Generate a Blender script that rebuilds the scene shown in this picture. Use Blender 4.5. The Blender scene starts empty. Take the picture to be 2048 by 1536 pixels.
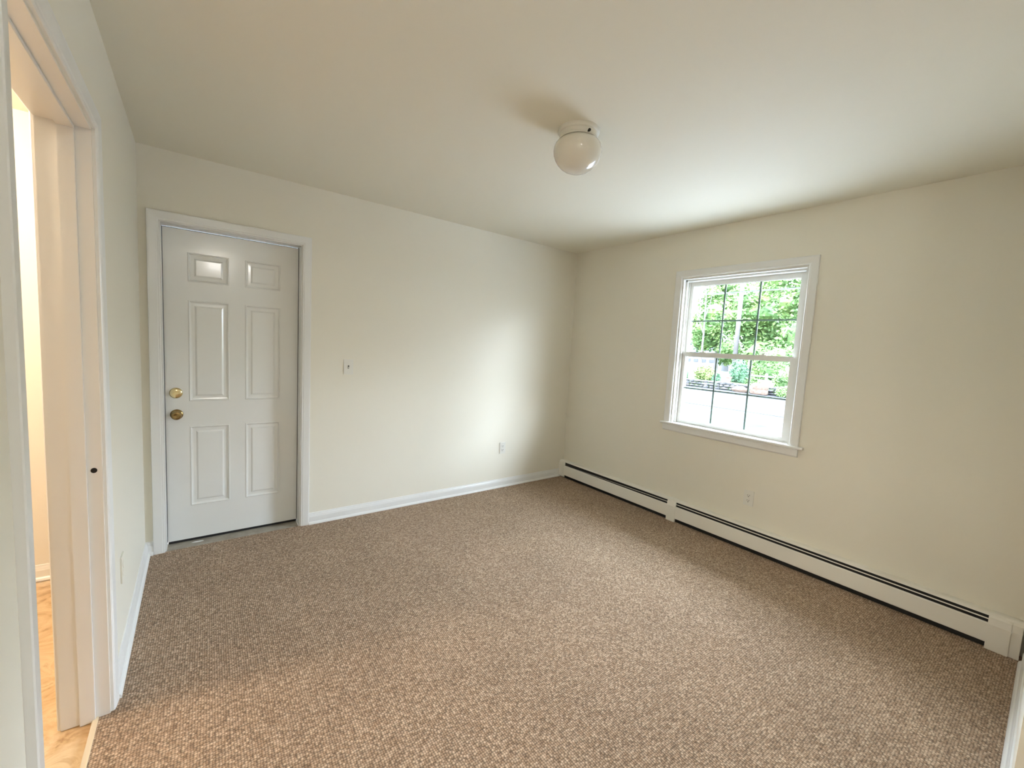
import bpy, bmesh, math, random
from mathutils import Vector, Matrix
random.seed(7)
PI = math.pi
S = bpy.context.scene
COL = S.collection

# ------------------------------------------------------------------ camera
CAM = Vector((-3.2869, -3.2938, 1.4070))
YAW, PIT, ROL, FPX = 0.6496, -0.0892, 0.0547, 835.61
fwd = Vector((math.sin(YAW)*math.cos(PIT), math.cos(YAW)*math.cos(PIT), math.sin(PIT)))
rgt = Vector((math.cos(YAW), -math.sin(YAW), 0))
upv = rgt.cross(fwd)
r2 = rgt*math.cos(ROL)+upv*math.sin(ROL)
u2 = -rgt*math.sin(ROL)+upv*math.cos(ROL)
cd = bpy.data.cameras.new('camera')
cam = bpy.data.objects.new('camera', cd)
COL.objects.link(cam)
cam.matrix_world = Matrix(((r2.x, u2.x, -fwd.x, CAM.x), (r2.y, u2.y, -fwd.y, CAM.y), (r2.z, u2.z, -fwd.z, CAM.z), (0, 0, 0, 1)))
cd.sensor_width = 36.0
cd.lens = FPX/2048*36.0
cd.clip_start = 0.01
cd.clip_end = 400
S.camera = cam

# ------------------------------------------------------------------ view
S.view_settings.view_transform = 'Standard'
S.view_settings.look = 'None'
S.view_settings.exposure = 1.06
S.view_settings.gamma = 1.0
S.view_settings.use_curve_mapping = False

# ------------------------------------------------------------------ sky
SKY = 15.0
w = bpy.data.worlds.new('sky'); S.world = w; w.use_nodes = True
nt = w.node_tree; nt.nodes.clear()
out = nt.nodes.new('ShaderNodeOutputWorld'); bg = nt.nodes.new('ShaderNodeBackground')
tc = nt.nodes.new('ShaderNodeTexCoord'); sp = nt.nodes.new('ShaderNodeSeparateXYZ')
rp = nt.nodes.new('ShaderNodeValToRGB')
nt.links.new(tc.outputs['Generated'], sp.inputs[0]); nt.links.new(sp.outputs['Z'], rp.inputs[0])
rp.color_ramp.elements[0].position = 0.12; rp.color_ramp.elements[0].color = (0.46, 0.49, 0.55, 1)
rp.color_ramp.elements[1].position = 0.36; rp.color_ramp.elements[1].color = (1.62, 1.84, 2.28, 1)
nt.links.new(rp.outputs[0], bg.inputs[0]); bg.inputs[1].default_value = SKY
nt.links.new(bg.outputs[0], out.inputs[0])

def light(name, kind, loc, energy, color=(1, 1, 1), **kw):
    d = bpy.data.lights.new(name, kind); d.energy = energy; d.color = color
    o = bpy.data.objects.new(name, d); COL.objects.link(o); o.location = loc
    for k, v in kw.items(): setattr(d, k, v)
    return o
# hazy low sun behind thin cloud, coming in through the window
SUN_DIR = Vector((-0.66, 1.50, -0.56)).normalized()
sun = light('sun', 'SUN', (20, -30, 20), 4.3, (0.84, 0.94, 1.12), angle=math.radians(30))
sun.rotation_euler = SUN_DIR.to_track_quat('-Z', 'Y').to_euler()
# portal: helps the sky find the window opening
pt = light('window_portal', 'AREA', (0.16, -1.725, 1.42), 1.0, shape='RECTANGLE', size=0.92, size_y=1.24)
pt.rotation_euler = Vector((-1, 0, 0)).to_track_quat('-Z', 'Z').to_euler()
pt.data.cycles.is_portal = True
pt2 = light('fill_window_portal', 'AREA', (0.16, -5.125, 1.35), 1.0, shape='RECTANGLE', size=0.75, size_y=0.9)
pt2.rotation_euler = Vector((-1, 0, 0)).to_track_quat('-Z', 'Z').to_euler()
pt2.data.cycles.is_portal = True

# ------------------------------------------------------------------ helpers
def M(name, col, rough=0.5, **kw):
    m = bpy.data.materials.new(name); m.use_nodes = True
    b = m.node_tree.nodes['Principled BSDF']
    b.inputs['Base Color'].default_value = (*col, 1); b.inputs['Roughness'].default_value = rough
    for k, v in kw.items(): b.inputs[k].default_value = v
    return m
def N(m, t): return m.node_tree.nodes.new(t)
def L(m, a, b): m.node_tree.links.new(a, b)
def bump(m, scale, strength, dist=0.001, detail=3, kind='ShaderNodeTexNoise'):
    t = N(m, 'ShaderNodeTexCoord'); n = N(m, kind); b = N(m, 'ShaderNodeBump')
    n.inputs['Scale'].default_value = scale
    if 'Detail' in n.inputs: n.inputs['Detail'].default_value = detail
    L(m, t.outputs['Object'], n.inputs['Vector']); L(m, n.outputs[0], b.inputs['Height'])
    b.inputs['Strength'].default_value = strength; b.inputs['Distance'].default_value = dist
    L(m, b.outputs[0], m.node_tree.nodes['Principled BSDF'].inputs['Normal'])
def vary(m, cols, scale, detail=4, rough=0.6, lo=0.3, hi=0.7, vec=None, dist=0.0):
    t = N(m, 'ShaderNodeTexCoord'); n = N(m, 'ShaderNodeTexNoise'); r = N(m, 'ShaderNodeValToRGB')
    n.inputs['Scale'].default_value = scale; n.inputs['Detail'].default_value = detail
    n.inputs['Roughness'].default_value = rough; n.inputs['Distortion'].default_value = dist
    src = t.outputs['Object']
    if vec:
        mp = N(m, 'ShaderNodeMapping'); mp.inputs['Scale'].default_value = vec; L(m, src, mp.inputs[0]); src = mp.outputs[0]
    L(m, src, n.inputs['Vector']); L(m, n.outputs[0], r.inputs[0])
    e = r.color_ramp.elements; e[0].position = lo; e[1].position = hi
    e[0].color = (*cols[0], 1); e[1].color = (*cols[-1], 1)
    for i, c in enumerate(cols[1:-1]):
        x = e.new(lo+(hi-lo)*(i+1)/(len(cols)-1)); x.color = (*c, 1)
    L(m, r.outputs[0], m.node_tree.nodes['Principled BSDF'].inputs['Base Color'])
    return n

WALL = M('wall_paint', (0.85, 0.81, 0.69), 0.55); bump(WALL, 260, 0.10, 0.0006)
WALLF = M('far_room_paint', (0.84, 0.81, 0.73), 0.5); bump(WALLF, 260, 0.10, 0.0006)
CEIL = M('ceiling_paint', (0.865, 0.825, 0.69), 0.8); bump(CEIL, 200, 0.12, 0.0006)
TRIM = M('trim_paint', (0.85, 0.845, 0.81), 0.28); bump(TRIM, 40, 0.05, 0.0008)
DOORP = M('door_paint', (0.86, 0.86, 0.82), 0.22)
DOORP.node_tree.nodes['Principled BSDF'].inputs['Coat Weight'].default_value = 0.7; DOORP.node_tree.nodes['Principled BSDF'].inputs['Coat Roughness'].default_value = 0.12; bump(DOORP, 90, 0.04, 0.0005)
VINYL = M('window_vinyl', (0.80, 0.79, 0.74), 0.35)
GRID = M('grille_metal', (0.15, 0.21, 0.18), 0.5)
ALU = M('storm_aluminium', (0.72, 0.80, 0.80), 0.35)
HEAT = M('heater_enamel', (0.90, 0.87, 0.78), 0.33)
DARK = M('dark_metal_and_shade', (0.006, 0.0055, 0.005), 0.7)
PLASTIC = M('switch_plastic', (0.82, 0.80, 0.72), 0.3)
PLASTIC2 = M('painted_plastic', (0.76, 0.74, 0.65), 0.4)
SLOT = M('slot_dark', (0.06, 0.05, 0.035), 0.7)
BRASS = M('polished_brass', (0.80, 0.68, 0.40), 0.16, Metallic=1.0)
BRASSD = M('aged_brass', (0.32, 0.22, 0.09), 0.24, Metallic=1.0)
GLOBE = M('opal_glass', (0.80, 0.76, 0.66), 0.07)
GLOBE.node_tree.nodes['Principled BSDF'].inputs['Coat Weight'].default_value = 0.5
FITTER = M('fitter_enamel', (0.74, 0.71, 0.62), 0.6)
SILL = M('sill_metal', (0.30, 0.27, 0.20), 0.5); vary(SILL, [(0.29, 0.25, 0.19), (0.42, 0.375, 0.30)], 14)
SEALGAP = M('seal_and_gap_black', (0.01, 0.01, 0.01), 0.6)
LAMPON = M('lit_globe', (0.9, 0.9, 0.88), 0.4)
LAMPWARM = M('lit_warm_globe', (0.9, 0.9, 0.88), 0.4)
for m_, c_, e_ in ((LAMPON, (1, 0.96, 0.90, 1), 30), (LAMPWARM, (1, 0.78, 0.58, 1), 7)):
    m_.node_tree.nodes['Principled BSDF'].inputs['Emission Color'].default_value = c_
    m_.node_tree.nodes['Principled BSDF'].inputs['Emission Strength'].default_value = e_

# thin window glass: clear with a Fresnel sheen
def glass(name, tint):
    m = bpy.data.materials.new(name); m.use_nodes = True; t = m.node_tree; t.nodes.clear()
    o = t.nodes.new('ShaderNodeOutputMaterial'); mx = t.nodes.new('ShaderNodeMixShader')
    tr = t.nodes.new('ShaderNodeBsdfTransparent'); gl = t.nodes.new('ShaderNodeBsdfGlossy'); lw = t.nodes.new('ShaderNodeLayerWeight'); lw.inputs[0].default_value = 0.5
    pw = t.nodes.new('ShaderNodeMath'); pw.operation = 'POWER'; pw.inputs[1].default_value = 5; t.links.new(lw.outputs['Facing'], pw.inputs[0])
    fr = t.nodes.new('ShaderNodeMath'); fr.operation = 'MULTIPLY_ADD'; fr.inputs[1].default_value = 0.55; fr.inputs[2].default_value = 0.03; t.links.new(pw.outputs[0], fr.inputs[0])
    tr.inputs[0].default_value = (*tint, 1); gl.inputs['Roughness'].default_value = 0.0
    t.links.new(fr.outputs[0], mx.inputs[0]); t.links.new(tr.outputs[0], mx.inputs[1]); t.links.new(gl.outputs[0], mx.inputs[2])
    t.links.new(mx.outputs[0], o.inputs[0]); return m
GLASS = glass('window_glass', (0.96, 0.985, 0.97))

# loop carpet: rows of small loops in mixed beige and brown yarn
CARPET = M('berber_carpet', (0.4, 0.3, 0.22), 0.92)
m = CARPET; pb = m.node_tree.nodes['Principled BSDF']
tc = N(m, 'ShaderNodeTexCoord'); mp = N(m, 'ShaderNodeMapping'); L(m, tc.outputs['Object'], mp.inputs[0])
mp.inputs['Rotation'].default_value = (0, 0, 0.02); mp.inputs['Scale'].default_value = (1.0, 1.0, 1.0)
vo = N(m, 'ShaderNodeTexVoronoi'); vo.inputs['Scale'].default_value = 118; vo.inputs['Randomness'].default_value = 0.42; L(m, mp.outputs[0], vo.inputs['Vector'])
sep = N(m, 'ShaderNodeSeparateColor'); L(m, vo.outputs['Color'], sep.inputs[0])
cr = N(m, 'ShaderNodeValToRGB'); e = cr.color_ramp.elements
e[0].position = 0.0; e[0].color = (0.370, 0.246, 0.153, 1); e[1].position = 1.0; e[1].color = (0.683, 0.513, 0.357, 1)
x = e.new(0.30); x.color = (0.454, 0.312, 0.202, 1); x = e.new(0.7); x.color = (0.543, 0.389, 0.263, 1)
L(m, sep.outputs[0], cr.inputs[0])
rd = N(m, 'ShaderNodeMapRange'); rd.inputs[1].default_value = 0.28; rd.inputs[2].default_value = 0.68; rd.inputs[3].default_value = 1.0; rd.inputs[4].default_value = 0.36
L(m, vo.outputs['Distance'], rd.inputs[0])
no = N(m, 'ShaderNodeTexNoise'); no.inputs['Scale'].default_value = 2.2; no.inputs['Detail'].default_value = 4; L(m, tc.outputs['Object'], no.inputs['Vector'])
nr = N(m, 'ShaderNodeMapRange'); nr.inputs[1].default_value = 0.3; nr.inputs[2].default_value = 0.7; nr.inputs[3].default_value = 0.93; nr.inputs[4].default_value = 1.07
L(m, no.outputs[0], nr.inputs[0])
mu = N(m, 'ShaderNodeMath'); mu.operation = 'MULTIPLY'; L(m, rd.outputs[0], mu.inputs[0]); L(m, nr.outputs[0], mu.inputs[1])
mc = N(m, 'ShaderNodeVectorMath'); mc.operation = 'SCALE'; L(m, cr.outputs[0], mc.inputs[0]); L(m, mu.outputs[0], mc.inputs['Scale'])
L(m, mc.outputs[0], pb.inputs['Base Color'])
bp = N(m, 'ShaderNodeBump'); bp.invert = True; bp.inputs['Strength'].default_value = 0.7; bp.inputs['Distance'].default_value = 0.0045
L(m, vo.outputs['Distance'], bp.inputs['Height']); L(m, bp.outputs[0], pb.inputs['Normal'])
pb.inputs['Specular IOR Level'].default_value = 0.15; pb.inputs['Sheen Weight'].default_value = 0.06; pb.inputs['Sheen Roughness'].default_value = 0.5; pb.inputs['Sheen Tint'].default_value = (1, .97, .94, 1)

# marbled sheet vinyl of the next room
MARBLE = M('marbled_vinyl', (0.6, 0.45, 0.28), 0.3)
vary(MARBLE, [(0.30, 0.14, 0.045), (0.62, 0.41, 0.21), (0.74, 0.56, 0.34), (0.46, 0.26, 0.10)], 5.0, 6, 0.62, 0.3, 0.72, vec=(1.0, 1.25, 1), dist=1.6)

def new(name, verts, faces, mat=None, parent=None, smooth=False):
    me = bpy.data.meshes.new(name); me.from_pydata([tuple(v) for v in verts], [], faces); me.update()
    o = bpy.data.objects.new(name, me); COL.objects.link(o)
    if mat: me.materials.append(mat)
    if parent: o.parent = parent
    if smooth:
        for p in me.polygons: p.use_smooth = True
    return o
def empty(name, loc=(0, 0, 0)):
    o = bpy.data.objects.new(name, None); COL.objects.link(o); o.location = loc; o.empty_display_size = 0.1
    return o
def tag(o, label, cat, group=None, kind=None):
    if label: o['label'] = label
    if cat: o['category'] = cat
    if group: o['group'] = group
    if kind: o['kind'] = kind
    return o
class MB:
    def __init__(s): s.v = []; s.f = []
    def box(s, x0, x1, y0, y1, z0, z1):
        n = len(s.v)
        s.v += [(x0, y0, z0), (x1, y0, z0), (x1, y1, z0), (x0, y1, z0), (x0, y0, z1), (x1, y0, z1), (x1, y1, z1), (x0, y1, z1)]
        s.f += [tuple(n+i for i in q) for q in ((0, 3, 2, 1), (4, 5, 6, 7), (0, 1, 5, 4), (1, 2, 6, 5), (2, 3, 7, 6), (3, 0, 4, 7))]
        return s
    def prism(s, poly, axis, a, b):
        """extrude a closed 2D polygon along an axis; poly gives the two other coordinates in xyz order"""
        n = len(s.v); k = len(poly)
        for t in (a, b):
            for p in poly:
                q = list(p); q.insert('xyz'.index(axis), t); s.v.append(tuple(q))
        s.f += [tuple(n+i for i in range(k))[::-1], tuple(n+k+i for i in range(k))]
        for i in range(k):
            j = (i+1) % k; s.f.append((n+i, n+j, n+k+j, n+k+i))
        return s
    def lathe(s, prof, c, axis='z', seg=40):
        n = len(s.v); k = len(prof)
        for i in range(seg):
            a = 2*PI*i/seg
            for r, h in prof:
                q = [r*math.cos(a), r*math.sin(a)]; q.insert('xyz'.index(axis), h)
                s.v.append((c[0]+q[0], c[1]+q[1], c[2]+q[2]))
        for i in range(seg):
            j = (i+1) % seg
            for t in range(k-1): s.f.append((n+i*k+t, n+j*k+t, n+j*k+t+1, n+i*k+t+1))
        return s
    def frame(s, a0, a1, b0, b1, prof, put, sides='LTRB'):
        """mitred frame around the rectangle a0..a1, b0..b1; prof = [(outward, height)]; put(a,b,h)->xyz"""
        k = len(prof)
        cor = {'bl': (a0, b0, -1, -1), 'tl': (a0, b1, -1, 1), 'tr': (a1, b1, 1, 1), 'br': (a1, b0, 1, -1)}
        seg = {'L': ('bl', 'tl'), 'T': ('tl', 'tr'), 'R': ('tr', 'br'), 'B': ('br', 'bl')}
        for sd in sides:
            n = len(s.v)
            for e_i, cn in enumerate(seg[sd]):
                a, b, sa, sb = cor[cn]
                if 'B' not in sides and cn in ('bl', 'br'): sb = 0
                for o_, h in prof: s.v.append(put(a+sa*o_, b+sb*o_, h))
            for i in range(k):
                j = (i+1) % k; s.f.append((n+i, n+j, n+k+j, n+k+i))
            s.f += [tuple(n+i for i in range(k))[::-1], tuple(n+k+i for i in range(k))]
        return s
    def build(s, name, mat, parent=None, smooth=False, bevel=0):
        o = new(name, s.v, s.f, mat, parent, False)
        bm = bmesh.new(); bm.from_mesh(o.data); bmesh.ops.recalc_face_normals(bm, faces=bm.faces)
        if bevel:
            bmesh.ops.bevel(bm, geom=[e for e in bm.edges if e.is_manifold and e.calc_face_angle(0) > 0.6], offset=bevel, segments=2, affect='EDGES', clamp_overlap=True)
        if smooth:
            for f in bm.faces: f.smooth = True
            for e in bm.edges:
                if e.is_manifold and e.calc_face_angle(0) > 0.7: e.smooth = False
        bm.to_mesh(o.data); bm.free(); return o
def struct(o, label=None, cat=None): return tag(o, label, cat, kind='structure')

# ------------------------------------------------------------------ the room
W, H = 3.549, 2.44
DX0, DX1, DZT = -3.4545, -2.6857, 2.032     # rough opening of the entry door in the far wall (inside the casing)
WY0, WY1, WZ0, WZ1 = -2.186, -1.272, 0.832, 2.058
LY0, LY1, LZ = -2.138, -1.330, 2.030         # side doorway
T = 0.115
YR = -3.322                                  # rear wall face
RX0, RX1, RZ = -3.50, -1.45, 2.415            # opening in the rear wall, where the photograph was taken from
YH = -6.4                                    # end of the room behind
BY0, BY1, BZ0, BZ1 = -5.5, -4.75, 0.9, 1.8    # window added there, out of view, for fill daylight
def wall_with_hole(name, axis, face, thick, a0, a1, z0, z1, holes, mat, label):
    """slab wall; axis 'x': plane x=face, runs along y; axis 'y': plane y=face, runs along x"""
    b = MB(); As = sorted({a0, a1, *[h[0] for h in holes], *[h[1] for h in holes]})
    Zs = sorted({z0, z1, *[h[2] for h in holes], *[h[3] for h in holes]})
    As = [a for a in As if a0 <= a <= a1]; Zs = [z for z in Zs if z0 <= z <= z1]
    solid = lambda a, z: a0 < a < a1 and z0 < z < z1 and not any(h[0] < a < h[1] and h[2] < z < h[3] for h in holes)
    idx = {}
    def vid(a, z, d):
        k = (round(a, 5), round(z, 5), d)
        if k not in idx:
            t = face+thick*d; b.v.append((t, a, z) if axis == 'x' else (a, t, z)); idx[k] = len(b.v)-1
        return idx[k]
    for i in range(len(As)-1):
        for j in range(len(Zs)-1):
            p, q, r, s_ = As[i], As[i+1], Zs[j], Zs[j+1]; cx, cz = (p+q)/2, (r+s_)/2
            if not solid(cx, cz): continue
            for d in (0, 1): b.f.append((vid(p, r, d), vid(q, r, d), vid(q, s_, d), vid(p, s_, d)))
            for (ax, az, e0, e1) in ((cx-(q-p), cz, (p, r), (p, s_)), (cx+(q-p), cz, (q, r), (q, s_)), (cx, cz-(s_-r), (p, r), (q, r)), (cx, cz+(s_-r), (p, s_), (q, s_))):
                # neighbour cell centre
                pass
            nb = [((As[i-1]+p)/2 if i else a0-1, cz, (p, r), (p, s_)), ((q+As[i+2])/2 if i+2 < len(As) else a1+1, cz, (q, r), (q, s_)),
                  (cx, (Zs[j-1]+r)/2 if j else z0-1, (p, r), (q, r)), (cx, (s_+Zs[j+2])/2 if j+2 < len(Zs) else z1+1, (p, s_), (q, s_))]
            for ax, az, e0, e1 in nb:
                if not solid(ax, az): b.f.append((vid(*e0, 0), vid(*e1, 0), vid(*e1, 1), vid(*e0, 1)))
    return struct(b.build(name, mat), label, 'wall')
wall_with_hole('wall_back', 'y', 0.0, T, -W, 0.0, 0, H, [(DX0, DX1, -1, DZT)], WALL, 'cream wall with the white panelled entry door and light switch')
wall_with_hole('wall_right', 'x', 0.0, T, YH, T, 0, H, [(WY0, WY1, WZ0, WZ1), (BY0, BY1, BZ0, BZ1)], WALL, 'cream wall holding the window above the baseboard heater')
wall_with_hole('wall_left', 'x', -W, -0.120, YH, T, 0, H, [(LY0, LY1, -1, LZ)], WALL, 'cream wall pierced by the open doorway at the left')
wall_with_hole('wall_front', 'y', YR, -T, -W, 0.0, 0, H, [(RX0, RX1, -1, RZ), (-0.088, -0.012, 0.004, 0.16)], WALL, 'cream wall meeting the far end of the heater at the right edge')
pc = MB().box(-0.088, -0.012, YR-T-0.012, YR-T-0.002, 0.0, 0.17).build('trim_5', DARK); struct(pc, 'black sheet standing in for shade in the opening beside the heater end', 'shade sheet')  # black sheet behind the hole, standing in for shade in the gap
# hall behind the camera
b = MB(); b.box(-W-0.126, T, YH-T, YH, 0, H); struct(b.build('wall_rear', WALL), 'end wall of the hall behind the camera', 'wall')
# floors and ceiling
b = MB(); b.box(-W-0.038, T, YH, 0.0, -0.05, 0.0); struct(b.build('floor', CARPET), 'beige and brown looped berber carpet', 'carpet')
b = MB(); b.box(-6.2, T, YH, T, H, H+0.1); struct(b.build('ceiling', CEIL), 'plain cream painted ceiling', 'ceiling')
b = MB(); b.box(-6.2, -W-0.038, -4.2, 0.0, -0.05, -0.006); struct(b.build('floor_vinyl', MARBLE), 'tan marbled vinyl floor of the next room', 'floor')
b = MB(); b.box(-W-0.046, -W-0.030, LY0, LY1, -0.004, 0.004); struct(b.build('trim_1', M('metal_strip', (0.72, 0.60, 0.42), 0.35)), 'pale strip where carpet meets vinyl in the doorway', 'threshold strip')
# next room shell
XB = -W-0.126
b = MB(); b.box(-6.2, XB, -0.045, T, 0, H); struct(b.build('wall_next_back', WALLF), 'cream wall of the next room, warmly lit', 'wall')
b = MB(); b.box(-6.3, -6.2, -4.2, T, 0, H); struct(b.build('wall_next_left', WALLF), 'far wall of the next room', 'wall')
b = MB(); b.box(-6.2, XB, -4.3, -4.2, 0, H); struct(b.build('wall_next_front', WALLF), 'near wall of the next room', 'wall')

# baseboards
BP = [(0, 0), (0.0125, 0), (0.0125, 0.055), (0.0105, 0.062), (0.0095, 0.068), (0.0065, 0.075), (0.005, 0.083), (0, 0.085)]
SH = [(0.0125, 0), (0.0235, 0), (0.0232, 0.006), (0.0205, 0.0125), (0.0165, 0.017), (0.0125, 0.019)]
def baseboard(name, axis, face, sgn, a, b_, label, mat=TRIM):
    m_ = MB()
    for pr in (BP, SH):
        poly = [(face+sgn*d, z) for d, z in pr]
        m_.prism(poly, axis, a, b_)
    return struct(m_.build(name, mat), label, 'baseboard')
baseboard('baseboard_back', 'x', 0.0, -1, -2.6290, -0.0005, 'white baseboard along the wall between entry door and heater')
b = MB()
for pr in (BP, SH): b.prism([(-d, z) for d, z in pr], 'x', -W, -3.5115)
struct(b.build('baseboard_corner', TRIM), 'short white baseboard between left corner and entry door casing', 'baseboard')
baseboard('baseboard_left', 'y', -W, 1, LY1+0.060, -0.0128, 'white baseboard from doorway casing to left corner')
baseboard('baseboard_right', 'x', YR, 1, RX1+0.06, -0.092, 'white baseboard at the lower right edge of the picture')
baseboard('baseboard_next', 'x', -0.045, -1, -6.2, XB, 'tall white baseboard of the next room seen through the doorway')

CAS = [(0, 0), (0, 0.008), (0.004, 0.0115), (0.010, 0.0115), (0.014, 0.0135), (0.026, 0.0145), (0.047, 0.0165), (0.0545, 0.0165), (0.057, 0.014), (0.057, 0)]

# ------------------------------------------------------------------ door_1 : entry door, set deep in its frame
door = struct(empty('door_1', (-3.07, 0, 0)), 'white six panel entry door with brass knob and deadbolt', 'door')
D = door.location.copy()
def P(o, parent=door):   # meshes are written in world coordinates
    o.parent = parent
    o.matrix_parent_inverse = Matrix.Translation(-(parent.matrix_world.translation if parent.matrix_world.translation.length else Vector(parent.location)))
    return o
casb = MB().frame(DX0, DX1, 0.0, DZT, CAS, lambda a, z, h: (a, -h, z), 'LTR')
P(casb.build('door_casing', TRIM))
# jamb boards with stop
jb = MB()
jb.box(DX0, DX0+0.006, -0.0005, T, 0, DZT); jb.box(DX1-0.006, DX1, -0.0005, T, 0, DZT); jb.box(DX0+0.006, DX1-0.006, -0.0005, T, DZT-0.006, DZT)
P(jb.build('door_jamb', TRIM, bevel=0.0008))
st = MB(); ST0, ST1 = 0.088, 0.098
P(MB().box(DX0+0.006, DX0+0.0068, ST0, ST1+0.02, 0.02, DZT-0.006).box(DX1-0.0068, DX1-0.006, ST0, ST1+0.02, 0.02, DZT-0.006).build('weather_strip', SEALGAP))
# leaf
SX0, SX1, SZ0, SZ1, SY = -3.4455, -2.6935, 0.0175, 2.0205, 0.100
b = MB()
pan = []
PX = [(-3.325, -3.108), (-3.018, -2.808)]
PZ = [(1.706, 1.886), (0.941, 1.589), (0.242, 0.775)]
xs = sorted([SX0, SX1]+[v for p in PX for v in p]); zs = sorted([SZ0, SZ1]+[v for p in PZ for v in p])
def isp(a, z): return any(p[0] < a < p[1] for p in PX) and any(p[0] < z < p[1] for p in PZ)
for i in range(len(xs)-1):
    for j in range(len(zs)-1):
        if isp((xs[i]+xs[i+1])/2, (zs[j]+zs[j+1])/2): continue
        n = len(b.v); b.v += [(xs[i], SY, zs[j]), (xs[i+1], SY, zs[j]), (xs[i+1], SY, zs[j+1]), (xs[i], SY, zs[j+1])]; b.f.append((n, n+1, n+2, n+3))
RING = [(0, 0), (0.003, -0.0028), (0.007, -0.0022), (0.011, 0.0045), (0.018, 0.0062), (0.033, 0.0055), (0.041, 0.0008), (0.044, 0.0)]
for px in PX:
    for pz in PZ:
        prev = None
        for ins, dep in RING:
            n = len(b.v); b.v += [(px[0]+ins, SY+dep, pz[0]+ins), (px[1]-ins, SY+dep, pz[0]+ins), (px[1]-ins, SY+dep, pz[1]-ins), (px[0]+ins, SY+dep, pz[1]-ins)]
            if prev is not None:
                for q in range(4): b.f.append((prev+q, prev+(q+1) % 4, n+(q+1) % 4, n+q))
            prev = n
        b.f.append((prev, prev+1, prev+2, prev+3))
n = len(b.v); b.v += [(SX0, SY, SZ0), (SX1, SY, SZ0), (SX1, SY, SZ1), (SX0, SY, SZ1), (SX0, SY+.044, SZ0), (SX1, SY+.044, SZ0), (SX1, SY+.044, SZ1), (SX0, SY+.044, SZ1)]
b.f += [(n, n+1, n+5, n+4), (n+1, n+2, n+6, n+5), (n+2, n+3, n+7, n+6), (n+3, n, n+4, n+7), (n+4, n+5, n+6, n+7)]
leaf = b.build('door_leaf', DOORP)
bm = bmesh.new(); bm.from_mesh(leaf.data); bmesh.ops.remove_doubles(bm, verts=bm.verts, dist=1e-5); bmesh.ops.recalc_face_normals(bm, faces=bm.faces); bm.to_mesh(leaf.data); bm.free()
P(leaf)
# knob and deadbolt turn-piece (lathed towards the room, along -y)
def neg(pr): return [(r, -h) for r, h in pr]
kc = (-3.3905, SY, 0.857)
kn = MB().lathe(neg([(0.0, 0), (0.033, 0.0), (0.0335, 0.003), (0.031, 0.007), (0.022, 0.010), (0.0125, 0.012), (0.0115, 0.026), (0.013, 0.030), (0.0225, 0.036), (0.0275, 0.045), (0.0275, 0.053), (0.023, 0.061), (0.015, 0.0635), (0.0125, 0.062), (0.0, 0.061)]), kc, 'y', 48).build('door_knob', BRASSD, smooth=True)
P(kn, leaf); kn['label'] = 'dark aged brass door knob'
kb = MB().lathe(neg([(0.0, 0.0615), (0.004, 0.0645), (0.004, 0.066), (0.0, 0.066)]), kc, 'y', 16).box(-3.3925, -3.3885, SY-0.0685, SY-0.062, 0.851, 0.863)
dc = (-3.3925, SY, 0.996)
dbm = MB().lathe(neg([(0.0, 0), (0.034, 0.0), (0.0345, 0.004), (0.032, 0.009), (0.026, 0.013), (0.012, 0.0145), (0.0, 0.015)]), dc, 'y', 48)
db_ = dbm.build('deadbolt', BRASS, smooth=True); P(db_, leaf); db_['label'] = 'bright brass deadbolt with oval thumb turn'
tb = MB()
tb.prism([(dc[0]+0.019*math.cos(a)*1.0+0.0, dc[2]+0.0075*math.sin(a)+0.004*math.cos(a)) for a in [2*PI*i/20 for i in range(20)]], 'y', SY-0.030, SY-0.013)
P(tb.build('thumb_turn', BRASS, smooth=True, bevel=0.0015), leaf)
P(MB().box(SX0+0.002, SX1-0.002, SY+0.004, SY+0.036, 0.0012, SZ0).build('gap_shade_strip', SEALGAP), leaf)  # black strip standing in for the shaded gap under the leaf
sill = struct(MB().prism([(0.0015, -0.004), (0.012, -0.0025), (0.17, 0.0), (0.17, -0.05), (0.0015, -0.05)], 'x', DX0+0.006, DX1-0.006).build('trim_2', SILL), 'worn grey brown sill under the entry door', 'door sill')
chip = MB(); n = 10
chip.prism([(-3.29+0.030*math.cos(2*PI*i/n)*(1+0.25*math.sin(3*i)), 0.066+0.009*math.sin(2*PI*i/n)) for i in range(n)], 'z', -0.0012, 0.0012)
tag(chip.build('white_fleck', TRIM), 'small white fleck lying on the entry door sill', 'white fleck')  # thin irregular white disc on the sill
b = MB(); b.box(DX0-0.3, DX1+0.3, 0.20, 0.24, -0.2, H); struct(b.build('wall_black_panel', DARK), 'black panel outside, behind the entry door', 'wall')  # black panel closing off the back of the door opening

# ------------------------------------------------------------------ door_2 : cased opening at the left, leaf removed
d2 = struct(empty('door_2', (-W, (LY0+LY1)/2, 0)), 'open doorway in the left wall, white jamb without a door leaf', 'doorway')
put_r = lambda a, z, h: (-W+h, a, z)
put_b = lambda a, z, h: (XB-h*0.9, a, z)
P(MB().frame(LY0-0.005, LY1+0.005, 0.0, LZ+0.005, CAS, put_r, 'LTR').build('door_casing', TRIM), d2)
P(MB().frame(LY0-0.005, LY1+0.005, -0.006, LZ+0.005, CAS, put_b, 'LTR').build('door_casing', TRIM), d2)
jb = MB(); JT = 0.004
jb.box(XB, -W, LY0-0.001, LY0+JT, -0.005, LZ); jb.box(XB, -W, LY1-JT, LY1+0.001, -0.005, LZ); jb.box(XB, -W, LY0+JT, LY1-JT, LZ-JT, LZ+0.001)
P(jb.build('door_jamb', TRIM, bevel=0.0008), d2)
sb = MB(); s0, s1 = -W-0.078, -W-0.038; ST = JT+0.011
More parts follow.
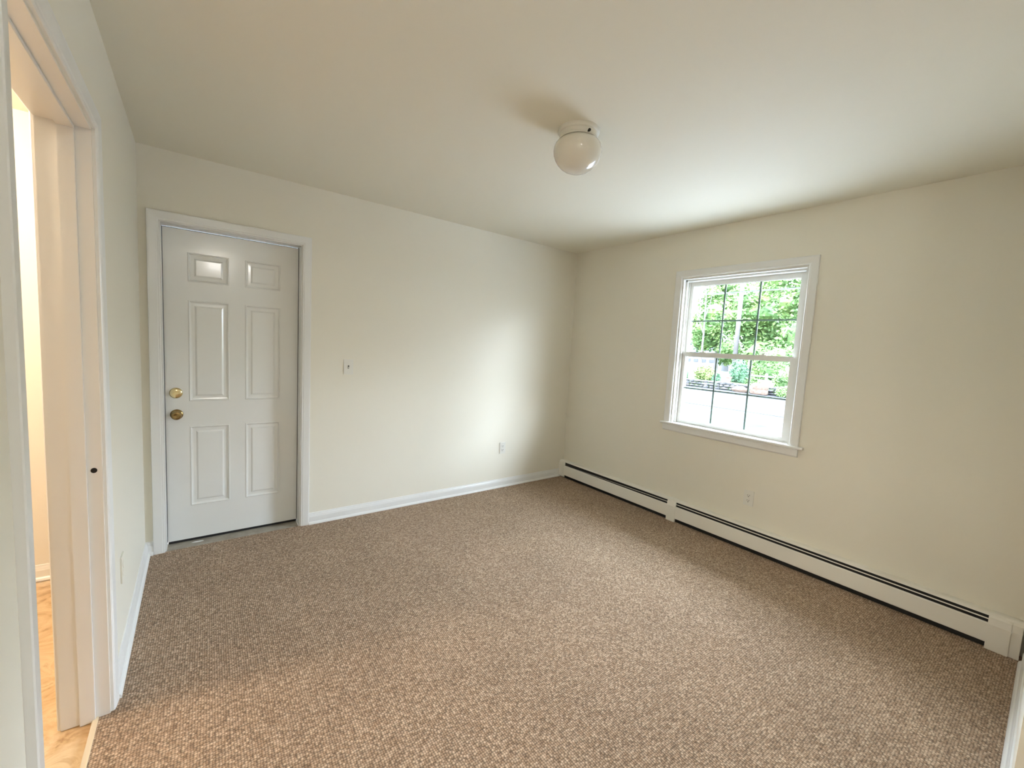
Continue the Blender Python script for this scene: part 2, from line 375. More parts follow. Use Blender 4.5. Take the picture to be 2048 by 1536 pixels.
sb.box(s0, s1, LY0+JT, LY0+ST, -0.005, LZ-ST); sb.box(s0, s1, LY1-ST, LY1-JT, -0.005, LZ-ST); sb.box(s0, s1, LY0+JT, LY1-JT, LZ-ST, LZ-JT)
P(sb.build('door_stop', TRIM, bevel=0.0012), d2)
n = 14
hole = MB().prism([(-W-0.021+0.0085*math.cos(2*PI*i/n), 0.908+0.0090*math.sin(2*PI*i/n)) for i in range(n)], 'y', LY1-JT-0.0008, LY1-JT+0.0002)
ho = hole.build('latch_hole', DARK); P(ho, d2); ho['label'] = 'dark latch hole bored in the jamb'

# ------------------------------------------------------------------ window_1
win = struct(empty('window_1', (0, -1.729, WZ0)), 'white double hung window with six over six grilles', 'window')
put_w = lambda a, z, h: (-h, a, z)
P(MB().frame(WY0-0.003, WY1+0.003, WZ0, WZ1+0.003, CAS, put_w, 'LTR').build('window_casing', TRIM), win)
so = MB().prism([(-0.030, WZ0-0.018), (-0.034, WZ0-0.014), (-0.034, WZ0-0.004), (-0.030, WZ0), (0.0, WZ0), (0.0, WZ0-0.018)], 'y', -2.278, -1.189)
so.box(0.0, 0.052, WY0, WY1, WZ0-0.018+0.0, WZ0+0.0008)
P(so.build('window_stool', TRIM, bevel=0.0008), win)
P(MB().prism([(0, WZ0-0.018), (-0.014, WZ0-0.018), (-0.0165, WZ0-0.030), (-0.015, WZ0-0.066), (-0.008, WZ0-0.075), (0, WZ0-0.078)], 'y', -2.246, -1.208).build('window_apron', TRIM), win)
fr = MB()
fr.box(0.0, T+0.02, WY1-0.010, WY1, WZ0, WZ1); fr.box(0.0, T+0.02, WY0, WY0+0.010, WZ0, WZ1); fr.box(0.0, T+0.02, WY0+0.010, WY1-0.010, WZ1-0.012, WZ1)
fr.box(0.052, T+0.02, WY0+0.010, WY1-0.010, WZ0-0.02, WZ0+0.010)
# tracks
for x0, x1 in ((0.034, 0.046), (0.080, 0.086)):
    fr.box(x0, x1, WY1-0.024, WY1-0.010, WZ0+0.001, WZ1-0.012); fr.box(x0, x1, WY0+0.010, WY0+0.024, WZ0+0.001, WZ1-0.012)
fr.box(0.034, 0.086, WY0+0.010, WY1-0.010, WZ1-0.026, WZ1-0.012)
P(fr.build('window_frame', VINYL, bevel=0.0008), win)
def sash(name, x0, x1, y0, y1, z0, z1, gy0, gy1, gz0, gz1, zm, ys):
    b = MB()
    ring = [(0, 0.0), (0, x1-x0)]
    out_ = (y0, y1, z0, z1)
    b.box(x0, x1, y0, gy0, z0, z1); b.box(x0, x1, gy1, y1, z0, z1)
    b.box(x0, x1, gy0, gy1, z0, gz0); b.box(x0, x1, gy0, gy1, gz1, z1)
    g = 0.004
    xm = (x0+x1)/2
    for (a0, a1, c0, c1) in ((gy0, gy0+g, gz0, gz1), (gy1-g, gy1, gz0, gz1), (gy0+g, gy1-g, gz0, gz0+g), (gy0+g, gy1-g, gz1-g, gz1)):
        b.box(x0+0.007, xm-0.004, a0, a1, c0, c1); b.box(xm+0.004, x1-0.006, a0, a1, c0, c1)
    o = P(b.build(name, VINYL, bevel=0.0009), win)
    P(MB().box(xm-0.0015, xm+0.0015, gy0-0.001, gy1+0.001, gz0-0.001, gz1+0.001).build('pane', GLASS), o)
    gr = MB()
    for y in ys: gr.box(xm+0.0025, xm+0.0065, y-0.0065, y+0.0065, gz0+0.0005, gz1-0.0005)
    yy = [gy0+0.0005, ys[0]-0.0065, ys[0]+0.0065, ys[1]-0.0065, ys[1]+0.0065, gy1-0.0005]
    for k in (0, 2, 4): gr.box(xm+0.0025, xm+0.0065, yy[k], yy[k+1], zm-0.006, zm+0.006)
    P(gr.build('grille', GRID), o)
    return o
lo = sash('lower_sash', 0.050, 0.078, -2.170, -1.287, 0.842, 1.443, -2.120, -1.326, 0.866, 1.408, 1.137, (-1.852, -1.588))
up = sash('upper_sash', 0.088, 0.116, -2.172, -1.284, 1.406, 2.044, -2.118, -1.322, 1.438, 1.998, 1.7065, (-1.850, -1.586))
for y in (-1.475, -1.935):
    lk = MB().box(0.054, 0.074, y-0.024, y+0.024, 1.443, 1.4465).box(0.058, 0.070, y-0.010, y+0.010, 1.4465, 1.455)
    lk.prism([(0.059, y-0.006), (0.062, y-0.009), (0.078, y+0.030), (0.074, y+0.034), (0.066, y+0.010)], 'z', 1.4552, 1.4595)
    P(lk.build('sash_lock', VINYL, bevel=0.0008), lo)
sg = MB()
sg.box(0.124, 0.131, -2.172, -2.150, 0.846, 2.044); sg.box(0.124, 0.131, -1.306, -1.284, 0.846, 2.044); sg.box(0.124, 0.131, -2.150, -1.306, 0.846, 0.858)
sg.box(0.124, 0.131, -2.150, -1.306, 2.03, 2.044); sg.box(0.124, 0.131, -2.150, -1.306, 1.927, 1.936)
P(sg.build('storm_frame', ALU), win)

w2 = struct(empty('window_fill', (0, (BY0+BY1)/2, BZ0)), 'unseen window added behind the camera for fill daylight', 'window')
P(MB().frame(BY0, BY1, BZ0, BZ1, CAS, put_w, 'LTRB').build('window_casing', TRIM), w2)
b = MB(); b.box(0.06, 0.09, BY0, BY1, BZ0, BZ0+0.05); b.box(0.06, 0.09, BY0, BY1, BZ1-0.05, BZ1); b.box(0.06, 0.09, BY0, BY0+0.05, BZ0+0.05, BZ1-0.05); b.box(0.06, 0.09, BY1-0.05, BY1, BZ0+0.05, BZ1-0.05); b.box(0.06, 0.09, BY0+0.05, BY1-0.05, 1.28, 1.32)
P(b.build('window_frame', VINYL), w2)

# ------------------------------------------------------------------ baseboard heater
ht = tag(empty('baseboard_heater', (-0.03, -1.65, 0)), 'long cream metal baseboard heater on the carpet under the window', 'heater')
HY0, HY1 = -3.296, -0.004
def seg(y0, y1, lo_=0.028):
    return y0, y1
b = MB()
b.prism([(0, 0.004), (0, 0.181), (-0.042, 0.181), (-0.0560, 0.1775), (-0.0612, 0.1722), (-0.0600, 0.1712), (-0.0550, 0.1758), (-0.0415, 0.1790), (-0.0015, 0.1790), (-0.0015, 0.004)], 'y', HY0+0.03, HY1)
P(b.build('back_panel', HEAT), ht)
for y0, y1 in ((-1.352, -0.088), (-3.188, -1.428)):
    b = MB().prism([(-0.0600, 0.1350), (-0.0655, 0.1335), (-0.0680, 0.129), (-0.0680, 0.034), (-0.0650, 0.0305), (-0.060, 0.0305), (-0.060, 0.0320), (-0.0645, 0.0320), (-0.0664, 0.035), (-0.0664, 0.128), (-0.0645, 0.1318), (-0.0600, 0.1332)], 'y', y0-0.02, y1+0.02)
    P(b.build('front_cover', HEAT), ht)
# louvre damper; the first one is tilted at its far end
b = MB(); n0 = 24
for (ya, yb, za, zb, wa, wb) in ((-1.352, -0.70, 0.1530, 0.1450, 0.0060, 0.003), (-0.70, -0.088, 0.1450, 0.1345, 0.003, 0.002)):
    k = len(b.v)
    for y, z, w_ in ((ya, za, wa), (yb, zb, wb)):
        b.v += [(-0.058, y, z-w_/2), (-0.0605, y, z+w_/2), (-0.0590, y, z+w_/2+0.0006), (-0.0565, y, z-w_/2+0.0006)]
    for q in range(4): b.f.append((k+q, k+(q+1) % 4, k+4+(q+1) % 4, k+4+q))
    b.f += [(k, k+1, k+2, k+3), (k+4, k+5, k+6, k+7)]
P(b.build('louvre', HEAT), ht)
b = MB().prism([(-0.0605, 0.1500), (-0.0595, 0.1560), (-0.0585, 0.1560), (-0.0595, 0.1500)], 'y', -3.188, -1.428)
P(b.build('louvre', HEAT), ht)
b = MB().box(-0.0565, -0.003, HY0+0.05, HY1-0.02, 0.003, 0.1735)  # solid black block, stands in for shade behind slots and bottom gap
P(b.build('shade_block', DARK), ht)
PROF = [(0, 0), (0, 0.183), (-0.041, 0.183), (-0.0555, 0.1775), (-0.0640, 0.1665), (-0.0700, 0.1370), (-0.0705, 0.0)]
def cap(y0, y1, name, par=ht, pr=PROF): return P(MB().prism(pr, 'y', y0, y1).build(name, HEAT, bevel=0.0012), par)
# left end cap has a rounded front
capp = [(0, 0.004), (0, 0.183), (-0.040, 0.183), (-0.0560, 0.176), (-0.0645, 0.163), (-0.0700, 0.1370), (-0.0705, 0.018), (-0.066, 0.009), (-0.055, 0.004)]
cap(-0.090, -0.002, 'end_cap', pr=capp)
spl = [(0, 0.0), (0, 0.1835), (-0.041, 0.1835), (-0.0560, 0.178), (-0.0645, 0.167), (-0.0700, 0.1380), (-0.0712, 0.132), (-0.0712, 0.0)]
cap(-1.430, -1.350, 'splice_plate', pr=spl)
cap(-3.264, -3.186, 'splice_plate', pr=[(x*1.04, z) for x, z in spl])
cap(-3.300, -3.262, 'end_cap', pr=[(x*0.93, z) for x, z in spl])

# ------------------------------------------------------------------ ceiling light
LX, LY = -1.83, -1.79
cl = tag(empty('ceiling_light', (LX, LY, H)), 'unlit opal glass globe ceiling light on a white round fitter', 'ceiling light')
P(MB().lathe([(0.0, 0), (0.098, 0), (0.098, -0.010), (0.094, -0.016), (0.088, -0.018), (0.086, -0.034), (0.090, -0.037), (0.088, -0.045), (0.078, -0.047), (0.0, -0.047)], (LX, LY, H), 'z', 56).build('fitter', FITTER, smooth=True), cl)
gp = [(0.076, -0.030), (0.080, -0.044), (0.088, -0.049), (0.100, -0.056), (0.1085, -0.068), (0.1130, -0.083), (0.1140, -0.098), (0.1110, -0.116), (0.104, -0.134), (0.092, -0.152), (0.076, -0.168), (0.056, -0.181), (0.034, -0.189), (0.014, -0.1925), (0.0, -0.193)]
P(MB().lathe(gp, (LX, LY, H), 'z', 64).build('globe', GLOBE, smooth=True), cl)
sc = MB(); a_ = math.atan2(-0.80, 0.60)
for k in range(1):
    a_ = math.radians(-106)
    o = MB().lathe([(0.0, 0), (0.0035, 0.0), (0.0035, 0.011), (0.0065, 0.012), (0.0065, 0.018), (0.0, 0.018)], (0, 0, 0), 'x', 14).build('thumb_screw', DARK, smooth=True)
    o.parent = cl; o.location = (0.0855*math.cos(a_), 0.0855*math.sin(a_), -0.039); o.rotation_euler = (0, 0, a_)

# ------------------------------------------------------------------ switch and outlets (built facing +x in local space)
def rrect(hw, hh, r, n=4):
    pts = []
    for cx, cy, a0 in ((hw-r, hh-r, 0), (-hw+r, hh-r, 90), (-hw+r, -hh+r, 180), (hw-r, -hh+r, 270)):
        for i in range(n+1):
            a = math.radians(a0+90*i/n); pts.append((cx+r*math.cos(a), cy+r*math.sin(a)))
    return pts
def plate_obj(root, mat):
    o = MB().prism(rrect(0.0355, 0.0575, 0.004), 'x', 0, 0.0055).build('cover_plate', mat, bevel=0.0016); o.parent = root; return o
def face_obj(root, name, poly, x0, x1, mat, bevel=0):
    o = MB().prism(poly, 'x', x0, x1).build(name, mat, bevel=bevel); o.parent = root; return o
def outlet(loc, rz, label, mat=PLASTIC, slot=SLOT):
    r = tag(empty('wall_outlet', loc), label, 'outlet', 'duplex wall outlets'); r.rotation_euler = (0, 0, rz)
    plate_obj(r, mat)
    for s in (1, -1):
        cz = 0.0195*s
        f = MB().prism([(0.017*math.cos(a)*1.0, cz+min(0.0135, max(-0.0135, 0.017*math.sin(a)))) for a in [2*PI*i/24 for i in range(24)]], 'x', 0.0055, 0.0075).build('receptacle', mat); f.parent = r
        m_ = MB().box(0.0075, 0.0078, -0.0080, -0.0052, cz-0.002, cz+0.0065).box(0.0075, 0.0078, 0.0052, 0.0080, cz-0.002, cz+0.0065)
        m_.prism([(0.0033*math.cos(a), cz-0.0085+0.0030*math.sin(a)) for a in [2*PI*i/12 for i in range(12)]], 'x', 0.0075, 0.0078)
        s_ = m_.build('slot', slot); s_.parent = f
    sc_ = MB().lathe([(0, 0.0055), (0.0032, 0.0055), (0.0030, 0.0068), (0, 0.0070)], (0, 0, 0), 'x', 14).build('screw', mat, smooth=True); sc_.parent = r
    return r
sw = tag(empty('light_switch', (-2.361, -0.0, 1.184)), 'single white toggle light switch right of the entry door', 'light switch'); sw.rotation_euler = (0, 0, -PI/2)
plate_obj(sw, PLASTIC)
face_obj(sw, 'toggle_slot', rrect(0.0055, 0.0125, 0.001), 0.0055, 0.0058, SLOT)
tg = MB().prism([(0.004, -0.0035), (0.004, 0.0035), (0.016, -0.0045), (0.0150, -0.0100)], 'y', -0.0042, 0.0042).build('toggle', PLASTIC, bevel=0.0008); tg.parent = sw
for s in (1, -1):
    o = MB().lathe([(0, 0.0055), (0.0030, 0.0055), (0.0028, 0.0067), (0, 0.0069)], (0, 0, 0.030*s), 'x', 14).build('screw', SLOT if False else PLASTIC, smooth=True); o.parent = sw
outlet((-0.862, 0.0, 0.399), -PI/2, 'white outlet low on the wall between entry door and heater')
outlet((0.0, -1.966, 0.378), PI, 'cream outlet above the heater below the window')
outlet((-W, -0.975, 0.385), 0, 'painted over outlet low on the left wall beside the doorway', WALL, WALL)

# ------------------------------------------------------------------ lamps of the neighbouring spaces
def ceiling_globe(loc, label, mat):
    r = tag(empty('hall_ceiling_light', loc), label, 'ceiling light')
    a = MB().lathe([(0, 0), (0.085, 0), (0.085, -0.03), (0.0, -0.03)], (0, 0, 0), 'z', 32).build('fitter', FITTER, smooth=True); a.parent = r
    g = MB().lathe([(0.07, -0.03), (0.095, -0.045), (0.105, -0.08), (0.09, -0.12), (0.05, -0.15), (0.0, -0.16)], (0, 0, 0), 'z', 32).build('globe', mat, smooth=True); g.parent = r
    return r
ceiling_globe((-3.06, -4.00, H), 'lit globe ceiling light in the hall behind the camera', LAMPON)
ceiling_globe((-4.45, -1.22, H), 'lit globe ceiling light in the next room', LAMPWARM).name = 'room_ceiling_light'
wl = light('next_room_lamp', 'POINT', (-4.45, -1.22, 2.22), 34, (1.0, 0.83, 0.68), shadow_soft_size=0.10)

# ------------------------------------------------------------------ outdoors
G = -0.35
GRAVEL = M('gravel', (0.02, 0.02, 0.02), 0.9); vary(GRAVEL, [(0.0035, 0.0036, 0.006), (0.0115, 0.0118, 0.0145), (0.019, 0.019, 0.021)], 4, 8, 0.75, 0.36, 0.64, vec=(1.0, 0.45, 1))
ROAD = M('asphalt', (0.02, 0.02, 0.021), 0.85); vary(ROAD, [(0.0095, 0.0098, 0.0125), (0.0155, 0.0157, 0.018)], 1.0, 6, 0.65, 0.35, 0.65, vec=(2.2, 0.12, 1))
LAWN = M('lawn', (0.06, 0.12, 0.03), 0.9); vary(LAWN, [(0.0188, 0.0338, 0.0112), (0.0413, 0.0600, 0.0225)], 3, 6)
STONE = M('fieldstone', (0.15, 0.15, 0.14), 0.9); vary(STONE, [(0.0225, 0.0255, 0.0270), (0.0638, 0.0585, 0.0562)], 4, 4)
PINK = M('pink_stone', (0.26, 0.17, 0.14), 0.9); vary(PINK, [(0.0525, 0.0360, 0.0270), (0.0750, 0.0540, 0.0420)], 6, 4)
BARK = M('bark', (0.16, 0.15, 0.15), 0.9); vary(BARK, [(0.04, 0.038, 0.038), (0.08, 0.074, 0.074)], 6, 3)
POLE = M('weathered_pole', (0.30, 0.28, 0.28), 0.9); vary(POLE, [(0.0675, 0.0615, 0.0615), (0.0900, 0.0825, 0.0825)], 3, 3)
FWHITE = M('fence_paint', (0.12, 0.115, 0.11), 0.7); bump(FWHITE, 30, 0.1)
ROOF = M('shingle', (0.16, 0.17, 0.20), 0.9); vary(ROOF, [(0.0315, 0.0345, 0.0435), (0.0420, 0.0450, 0.0540)], 2, 5)
SIDING = M('siding', (0.105, 0.105, 0.112), 0.8); bump(SIDING, 8, 0.1)
DWIN = M('dark_window', (0.012, 0.013, 0.018), 0.6)
RED = M('red_clay', (0.12, 0.045, 0.035), 0.8); bump(RED, 20, 0.2)
def foliage(name, c0, c1, c2):
    m = M(name, c1, 0.65); vary(m, [c0, c1, c2], 0.9, 3, 0.7, 0.3, 0.72)
    m.node_tree.nodes['Principled BSDF'].inputs['Subsurface Weight'].default_value = 0.0
    return m
FDARK = foliage('leaves_green', (0.0321, 0.0636, 0.0250), (0.0688, 0.1180, 0.0392), (0.1262, 0.1693, 0.0535))
FYEL = foliage('leaves_yellow_green', (0.045, 0.070, 0.018), (0.090, 0.118, 0.040), (0.145, 0.160, 0.065))
FBLUE = foliage('leaves_deep', (0.0287, 0.0642, 0.0377), (0.0508, 0.0988, 0.0532), (0.0884, 0.1383, 0.0644))
BOUNCE = M('bounce_ground_pale', (0.5, 0.5, 0.5), 0.8); vary(BOUNCE, [(0.20, 0.205, 0.215), (0.26, 0.262, 0.27)], 2, 5)
struct(MB().box(0.6, 7.2, -30, 45, G-0.3, G).build('bounce_ground', BOUNCE), 'unseen pale slab added to bounce daylight onto the ceiling', 'bounce slab')  # pale slab added out of view, bounces daylight up to the ceiling
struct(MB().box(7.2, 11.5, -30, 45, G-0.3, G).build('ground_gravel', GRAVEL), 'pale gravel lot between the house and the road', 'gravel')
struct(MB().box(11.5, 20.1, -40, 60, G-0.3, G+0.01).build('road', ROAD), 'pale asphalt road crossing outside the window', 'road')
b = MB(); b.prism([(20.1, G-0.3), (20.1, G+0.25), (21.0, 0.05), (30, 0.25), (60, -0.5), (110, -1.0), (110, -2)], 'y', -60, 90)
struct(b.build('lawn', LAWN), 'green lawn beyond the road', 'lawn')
struct(MB().box(T+0.002, 0.93, -6.8, 1.0, 2.40, 2.46).box(0.91, 0.95, -6.8, 1.0, 2.37, 2.52).build('trim_3', TRIM), 'white soffit and fascia of the eave above the window, outside', 'eave')
b = MB(); b.box(T+0.02, 0.6, -30, 45, G-0.3, G); struct(b.build('ground_strip', LAWN), 'planting strip along the house', 'ground')

for m_ in (GRAVEL, ROAD, LAWN, STONE, FDARK, FYEL, FBLUE, BOUNCE, BARK, POLE, ROOF, PINK): m_.node_tree.nodes['Principled BSDF'].inputs['Specular IOR Level'].default_value = 0.08
def lump(c, r, seed, flat=1.0, n=3):
    bm = bmesh.new(); bmesh.ops.create_icosphere(bm, subdivisions=n, radius=1.0); rn = random.Random(seed)
    ph = [rn.uniform(0, 6) for _ in range(6)]
    for v in bm.verts:
        k = 1+0.13*math.sin(3.1*v.co.x+ph[0])+0.13*math.sin(3.7*v.co.y+ph[1])+0.11*math.sin(4.3*v.co.z+ph[2])+0.05*math.sin(9*v.co.x+8*v.co.y+ph[3])
        v.co = Vector((c[0]+v.co.x*r[0]*k, c[1]+v.co.y*r[1]*k, c[2]+v.co.z*r[2]*k*flat))
    vs = [tuple(v.co) for v in bm.verts]; fs = [tuple(v.index for v in f.verts) for f in bm.faces]; bm.free()
    return vs, fs
def leaves(blobs, count, size, seed):
    """leaf blades spread through the shells of several ellipsoids; each blade is a folded four corner leaf"""
    rn = random.Random(seed); V = []; F = []
    tot = sum(b[1][0]*b[1][1]+b[1][1]*b[1][2] for b in blobs)
    for c, r in blobs:
        k = int(count*(r[0]*r[1]+r[1]*r[2])/tot)
        for _ in range(k):
            d = Vector((rn.gauss(0, 1), rn.gauss(0, 1), rn.gauss(0, 1))).normalized()*(rn.uniform(0.55, 1.06))
            p = Vector((c[0]+d.x*r[0], c[1]+d.y*r[1], c[2]+d.z*r[2]))
            s = size*rn.uniform(0.6, 1.3)
            a = Vector((rn.uniform(-1, 1), rn.uniform(-1, 1), rn.uniform(-0.9, 0.35))).normalized()
            t = a.cross(Vector((rn.uniform(-1, 1), rn.uniform(-1, 1), rn.uniform(-1, 1)))).normalized(); nn = a.cross(t)
            i = len(V); V += [p-a*s, p+t*s*0.5+nn*s*0.15, p+a*s, p-t*s*0.5+nn*s*0.15]; F += [(i, i+1, i+2), (i, i+2, i+3)]
    return V, F
def tube(path, radii, seg=8):
    V = []; F = []
    for i, p in enumerate(path):
        p = Vector(p); d = (Vector(path[min(i+1, len(path)-1)])-Vector(path[max(i-1, 0)])).normalized()
        a = d.cross(Vector((0.3, 0.9, 0.2))).normalized(); b_ = d.cross(a)
        for k in range(seg):
            t = 2*PI*k/seg; V.append(p+(a*math.cos(t)+b_*math.sin(t))*radii[i])
    for i in range(len(path)-1):
        for k in range(seg): F.append((i*seg+k, i*seg+(k+1) % seg, (i+1)*seg+(k+1) % seg, (i+1)*seg+k))
    F.append(tuple(range(seg))[::-1]); F.append(tuple((len(path)-1)*seg+k for k in range(seg)))
    return V, F
def tree(name, base, height, blobs, mat, label, cat, count=5000, size=0.16, seed=1, trunk=0.22, group=None):
    r = tag(empty(name, base), label, cat, group)
    bx, by, bz = base
    bl = [((c[0], c[1], c[2]), rr) for c, rr in blobs]
    V, F = leaves(bl, count, size, seed); o = new('foliage', V, F, mat, r)
    # dense inner masses so that the crown is not see-through
    V = []; F = []
    for i, (c, rr) in enumerate(bl):
        v, f = lump(c, tuple(q*0.66 for q in rr), seed*31+i); k = len(V); V += v; F += [tuple(k+q for q in t) for t in f]
    inner = new('inner_foliage', V, F, mat, r)
    inner['label'] = 'dense shaded inside of the crown'
    if trunk:
        V, F = tube([(0, 0, 0), (0.1, 0.05, height*0.4), (0.0, 0.1, height*0.75)], [trunk, trunk*0.75, trunk*0.4]); new('trunk', V, F, BARK, r)
    return r
def crown(h, w_, seed, n=9, low=0.25):
    rn = random.Random(seed); bl = []
    for i in range(n):
        t = i/(n-1); z = h*(low+(0.95-low)*t); rr = w_*(0.34+0.22*math.sin(PI*min(1, t*1.1)))*rn.uniform(0.85, 1.15); a = rn.uniform(0, 2*PI)
        q = w_*0.42*(1-t*0.6); bl.append(((q*math.cos(a), q*math.sin(a), z), (rr, rr, rr*0.8)))
    return bl
tg_ = 'broadleaf trees across the road'
tree('leafy_tree', (33.0, 11.9, 0.1), 9, crown(9.4, 3.6, 3, n=11, low=0.12), FDARK, 'green tree right behind the utility pole, nearest to it', 'tree', 8000, 0.17, 3, group=tg_)
tree('leafy_tree', (29.0, 6.6, 0.1), 8, crown(8.6, 3.5, 5, n=11, low=0.10), FDARK, 'broad green tree filling the right panes of the window view', 'tree', 8000, 0.17, 5, group=tg_)
tree('leafy_tree', (38.5, 18.0, 0.0), 9, crown(9.8, 3.5, 8, n=11, low=0.15), FDARK, 'green tree just left of the utility pole', 'tree', 7000, 0.18, 8, group=tg_)
tree('leafy_tree', (66.0, 38.0, -0.8), 9, crown(8.8, 6.0, 11), FYEL, 'yellow green tree behind the grey roof', 'tree', 6500, 0.20, 11, group=tg_)
tree('leafy_tree', (56.0, 16.6, -0.4), 9, crown(9.5, 6.0, 14), FDARK, 'distant green tree behind the pale garage', 'tree', 7000, 0.26, 14, group=tg_)
tree('leafy_tree', (40.0, 3.0, 0.0), 10, crown(10, 5.5, 17, low=0.12), FBLUE, 'deep green tree farthest right beyond the fence', 'tree', 7000, 0.24, 17, group=tg_)
def bush(base, r_, mat, label, seed, count=1600, size=0.07, group='shrubs across the road'):
    return tree('shrub', base, 1, [((0, 0, r_[2]*0.75), r_), ((r_[0]*0.5, r_[1]*0.5, r_[2]*0.5), tuple(q*0.6 for q in r_)), ((-r_[0]*0.3, -r_[1]*0.6, r_[2]*0.5), tuple(q*0.6 for q in r_))], mat, label, 'shrub', count, size, seed, trunk=0, group=group)
bush((21.4, 9.95, 0.02), (0.55, 0.60, 0.52), FYEL, 'round yellow green shrub above the stone wall', 21)
bush((21.0, 8.96, 0.0), (0.26, 0.2, 0.28), FBLUE, 'low shrub right of the round yellow shrub', 22)
bush((21.7, 8.02, 0.02), (0.5, 0.52, 0.80), FBLUE, 'tall blue green shrub in the middle of the window view', 23, 2200)
bush((21.1, 7.0, 0.0), (0.28, 0.36, 0.22), FDARK, 'low green shrub before the white rail fence', 24)
bush((21.0, 5.15, -0.1), (0.75, 0.75, 0.85), FDARK, 'bushy green shrub at the right end of the fence', 25, 2600)
bush((19.68, 4.75, -0.32), (0.18, 0.5, 0.30), foliage('leaves_lime', (0.045, 0.095, 0.02), (0.08, 0.14, 0.035), (0.11, 0.17, 0.05)), 'bright lime green ground cover by the road at the right', 26)
bush((25.2, 7.4, 0.1), (1.0, 1.6, 1.3), FDARK, 'hedge of green shrubs behind the rail fence at the right', 28, 4500, 0.09)
bush((25.4, 4.2, 0.1), (1.0, 1.4, 1.4), FDARK, 'leafy shrub behind the fence at the far right', 29, 3500, 0.09)
bush((20.9, 11.3, 0.0), (0.5, 0.55, 0.35), FBLUE, 'low green shrub at the left edge of the stone wall', 27)
# dry stone wall
b = MB(); rn = random.Random(4)
for row in range(3):
    y = 4.2+rn.uniform(0, .2)
    while y < 15:
        l_ = rn.uniform(0.22, 0.48); h_ = 0.155
        v, f = lump((20.12+rn.uniform(-.03, .03), y+l_/2, G+0.08+row*0.145), (0.14, l_*0.54, 0.085), rn.randint(0, 9999), n=2)
        k = len(b.v); b.v += v; b.f += [tuple(k+q for q in t) for t in f]; y += l_
o = new('stone_wall', b.v, b.f, STONE); tag(o, 'low grey fieldstone wall along the far side of the road', 'stone wall')
v, f = lump((19.60, 5.98, G+0.27), (0.28, 0.42, 0.34), 5); o = new('boulder', v, f, PINK); tag(o, 'pale pinkish boulder beside the road', 'boulder')
v, f = lump((19.72, 6.98, G+0.12), (0.18, 0.42, 0.20), 9); o = new('boulder', v, f, PINK); tag(o, 'low flat boulder left of the pinkish one', 'boulder')
pot = MB().lathe([(0, 0), (0.10, 0), (0.16, 0.30), (0.18, 0.31), (0.18, 0.36), (0.13, 0.36), (0.12, 0.30), (0, 0.30)], (20.75, 8.15, 0.02), 'z', 20).build('clay_pot', RED, smooth=True); tag(pot, 'reddish clay pot at the foot of the middle shrub', 'flower pot')
# post and rail fence
fe = tag(empty('rail_fence', (22.3, 8, 0.05)), 'pale post and rail fence on the lawn across the road', 'fence')
b = MB(); b.box(22.36, 22.40, 2.0, 14.4, 0.22, 0.31); b.box(22.36, 22.40, 2.0, 14.4, 0.46, 0.55)
P(b.build('rail', FWHITE), fe)
for y in (3.2, 5.0, 6.8, 8.6, 10.4, 12.2, 14.0): P(MB().box(22.28, 22.36, y-0.05, y+0.05, 0.0, 0.68).build('post', FWHITE), fe)
# bird house post
bp_ = tag(empty('garden_post', (22.6, 7.95, 0.05)), 'tall pale garden post behind the rail fence', 'post')
P(MB().box(22.57, 22.63, 7.92, 7.98, 0.05, 1.45).build('post', FWHITE), bp_)
P(MB().box(22.50, 22.70, 7.85, 8.05, 1.45, 1.50).build('cap', FWHITE), bp_)
# utility pole
V, F = tube([(27.5, 11.05, 0.0), (27.5, 11.05, 9.5)], [0.17, 0.12], 12); o = new('utility_pole', V, F, POLE, smooth=True); tag(o, 'pale wooden utility pole in front of the trees', 'utility pole')
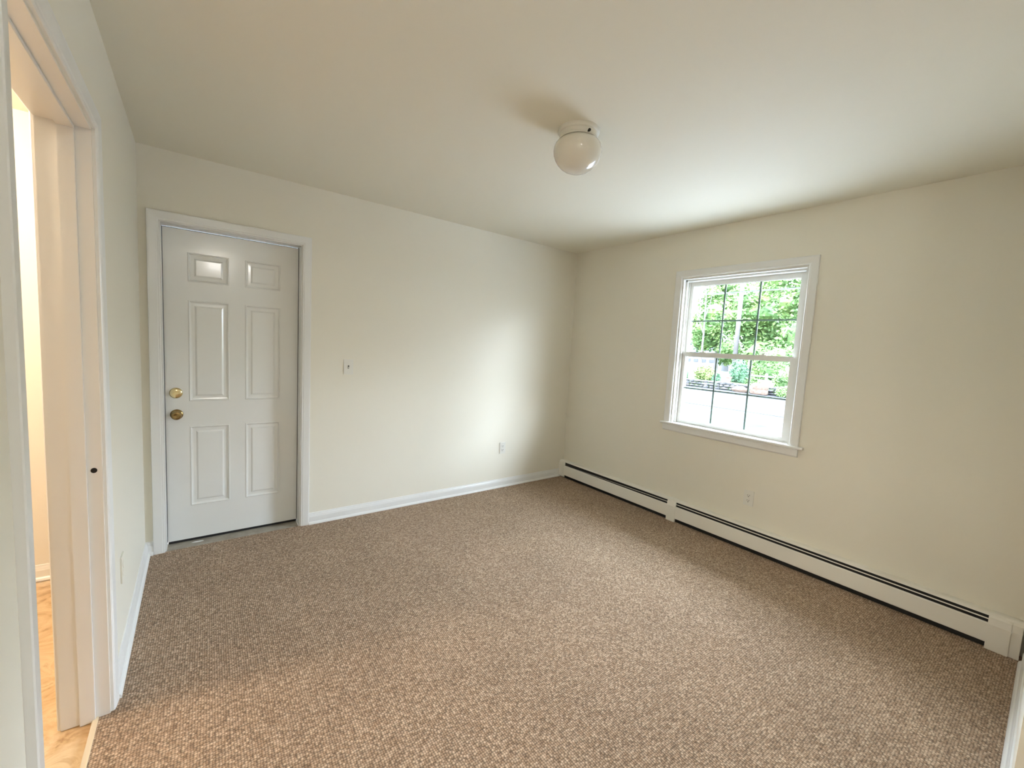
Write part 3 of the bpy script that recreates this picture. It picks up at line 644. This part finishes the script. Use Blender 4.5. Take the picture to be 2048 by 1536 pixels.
# bare sapling
r = tag(empty('bare_tree', (27.0, 13.3, 0.1)), 'thin bare branched tree against the sky at the left of the view', 'tree')
V, F = tube([(0, 0, 0), (0.05, 0, 3.2), (0, 0.05, 6.0)], [0.09, 0.06, 0.045]); new('trunk', V, F, BARK, r)
for pth in ([(0.05, 0, 3.0), (-0.1, 0.5, 4.3), (-0.1, 0.8, 5.2), (0, 1.1, 6.2)], [(0, 0, 4.2), (0.1, -0.25, 5.2), (0.1, -0.4, 6.6)], [(0, 0.05, 5.9), (0, 0.2, 7.0), (0, 0.1, 8.0)]):
    V, F = tube(pth, [0.045, 0.035, 0.025, 0.015][:len(pth)] if len(pth) == 4 else [0.04, 0.028, 0.015]); new('branch', V, F, BARK, r)
# house with hip roof
hs = tag(empty('house', (52, 25.5, -0.6)), 'pale house with grey hip roof far across the road', 'house')
HX0, HX1, HY0_, HY1_ = 49.0, 57.0, 23.2, 33.5
P(MB().box(HX0, HX1, HY0_, HY1_, -0.8, 2.05).build('wall', SIDING), hs)
b = MB(); rx = (HX0+HX1)/2
b.v = [(HX0-0.4, HY0_-0.4, 2.0), (HX1+0.4, HY0_-0.4, 2.0), (HX1+0.4, HY1_+0.4, 2.0), (HX0-0.4, HY1_+0.4, 2.0), (rx-2, HY0_+2.6, 3.9), (rx-2, HY1_-2.5, 3.7)]
b.f = [(0, 1, 2, 3), (0, 4, 1), (1, 4, 5, 2), (2, 5, 3), (3, 5, 4, 0)]
P(b.build('roof', ROOF), hs)
for i in range(9):
    y = 23.6+i*1.05; P(MB().box(HX0-0.06, HX0-0.01, y, y+0.62, 0.75, 1.15).build('window', DWIN), hs)
b = MB()
for z in (-0.35, 0.0, 0.35): b.box(HX0-2.0, HX0-1.9, 22.0, 33, z, z+0.10)
for i in range(9): b.box(HX0-2.02, HX0-1.88, 22.0+i*1.35, 22.1+i*1.35, -0.8, 0.5)
P(b.build('porch_railing', FWHITE), hs)
sh = tag(MB().box(50, 53, 17.6, 22.2, -0.8, 1.9).build('garage', SIDING), 'low pale garage right of the grey roofed house', 'garage')
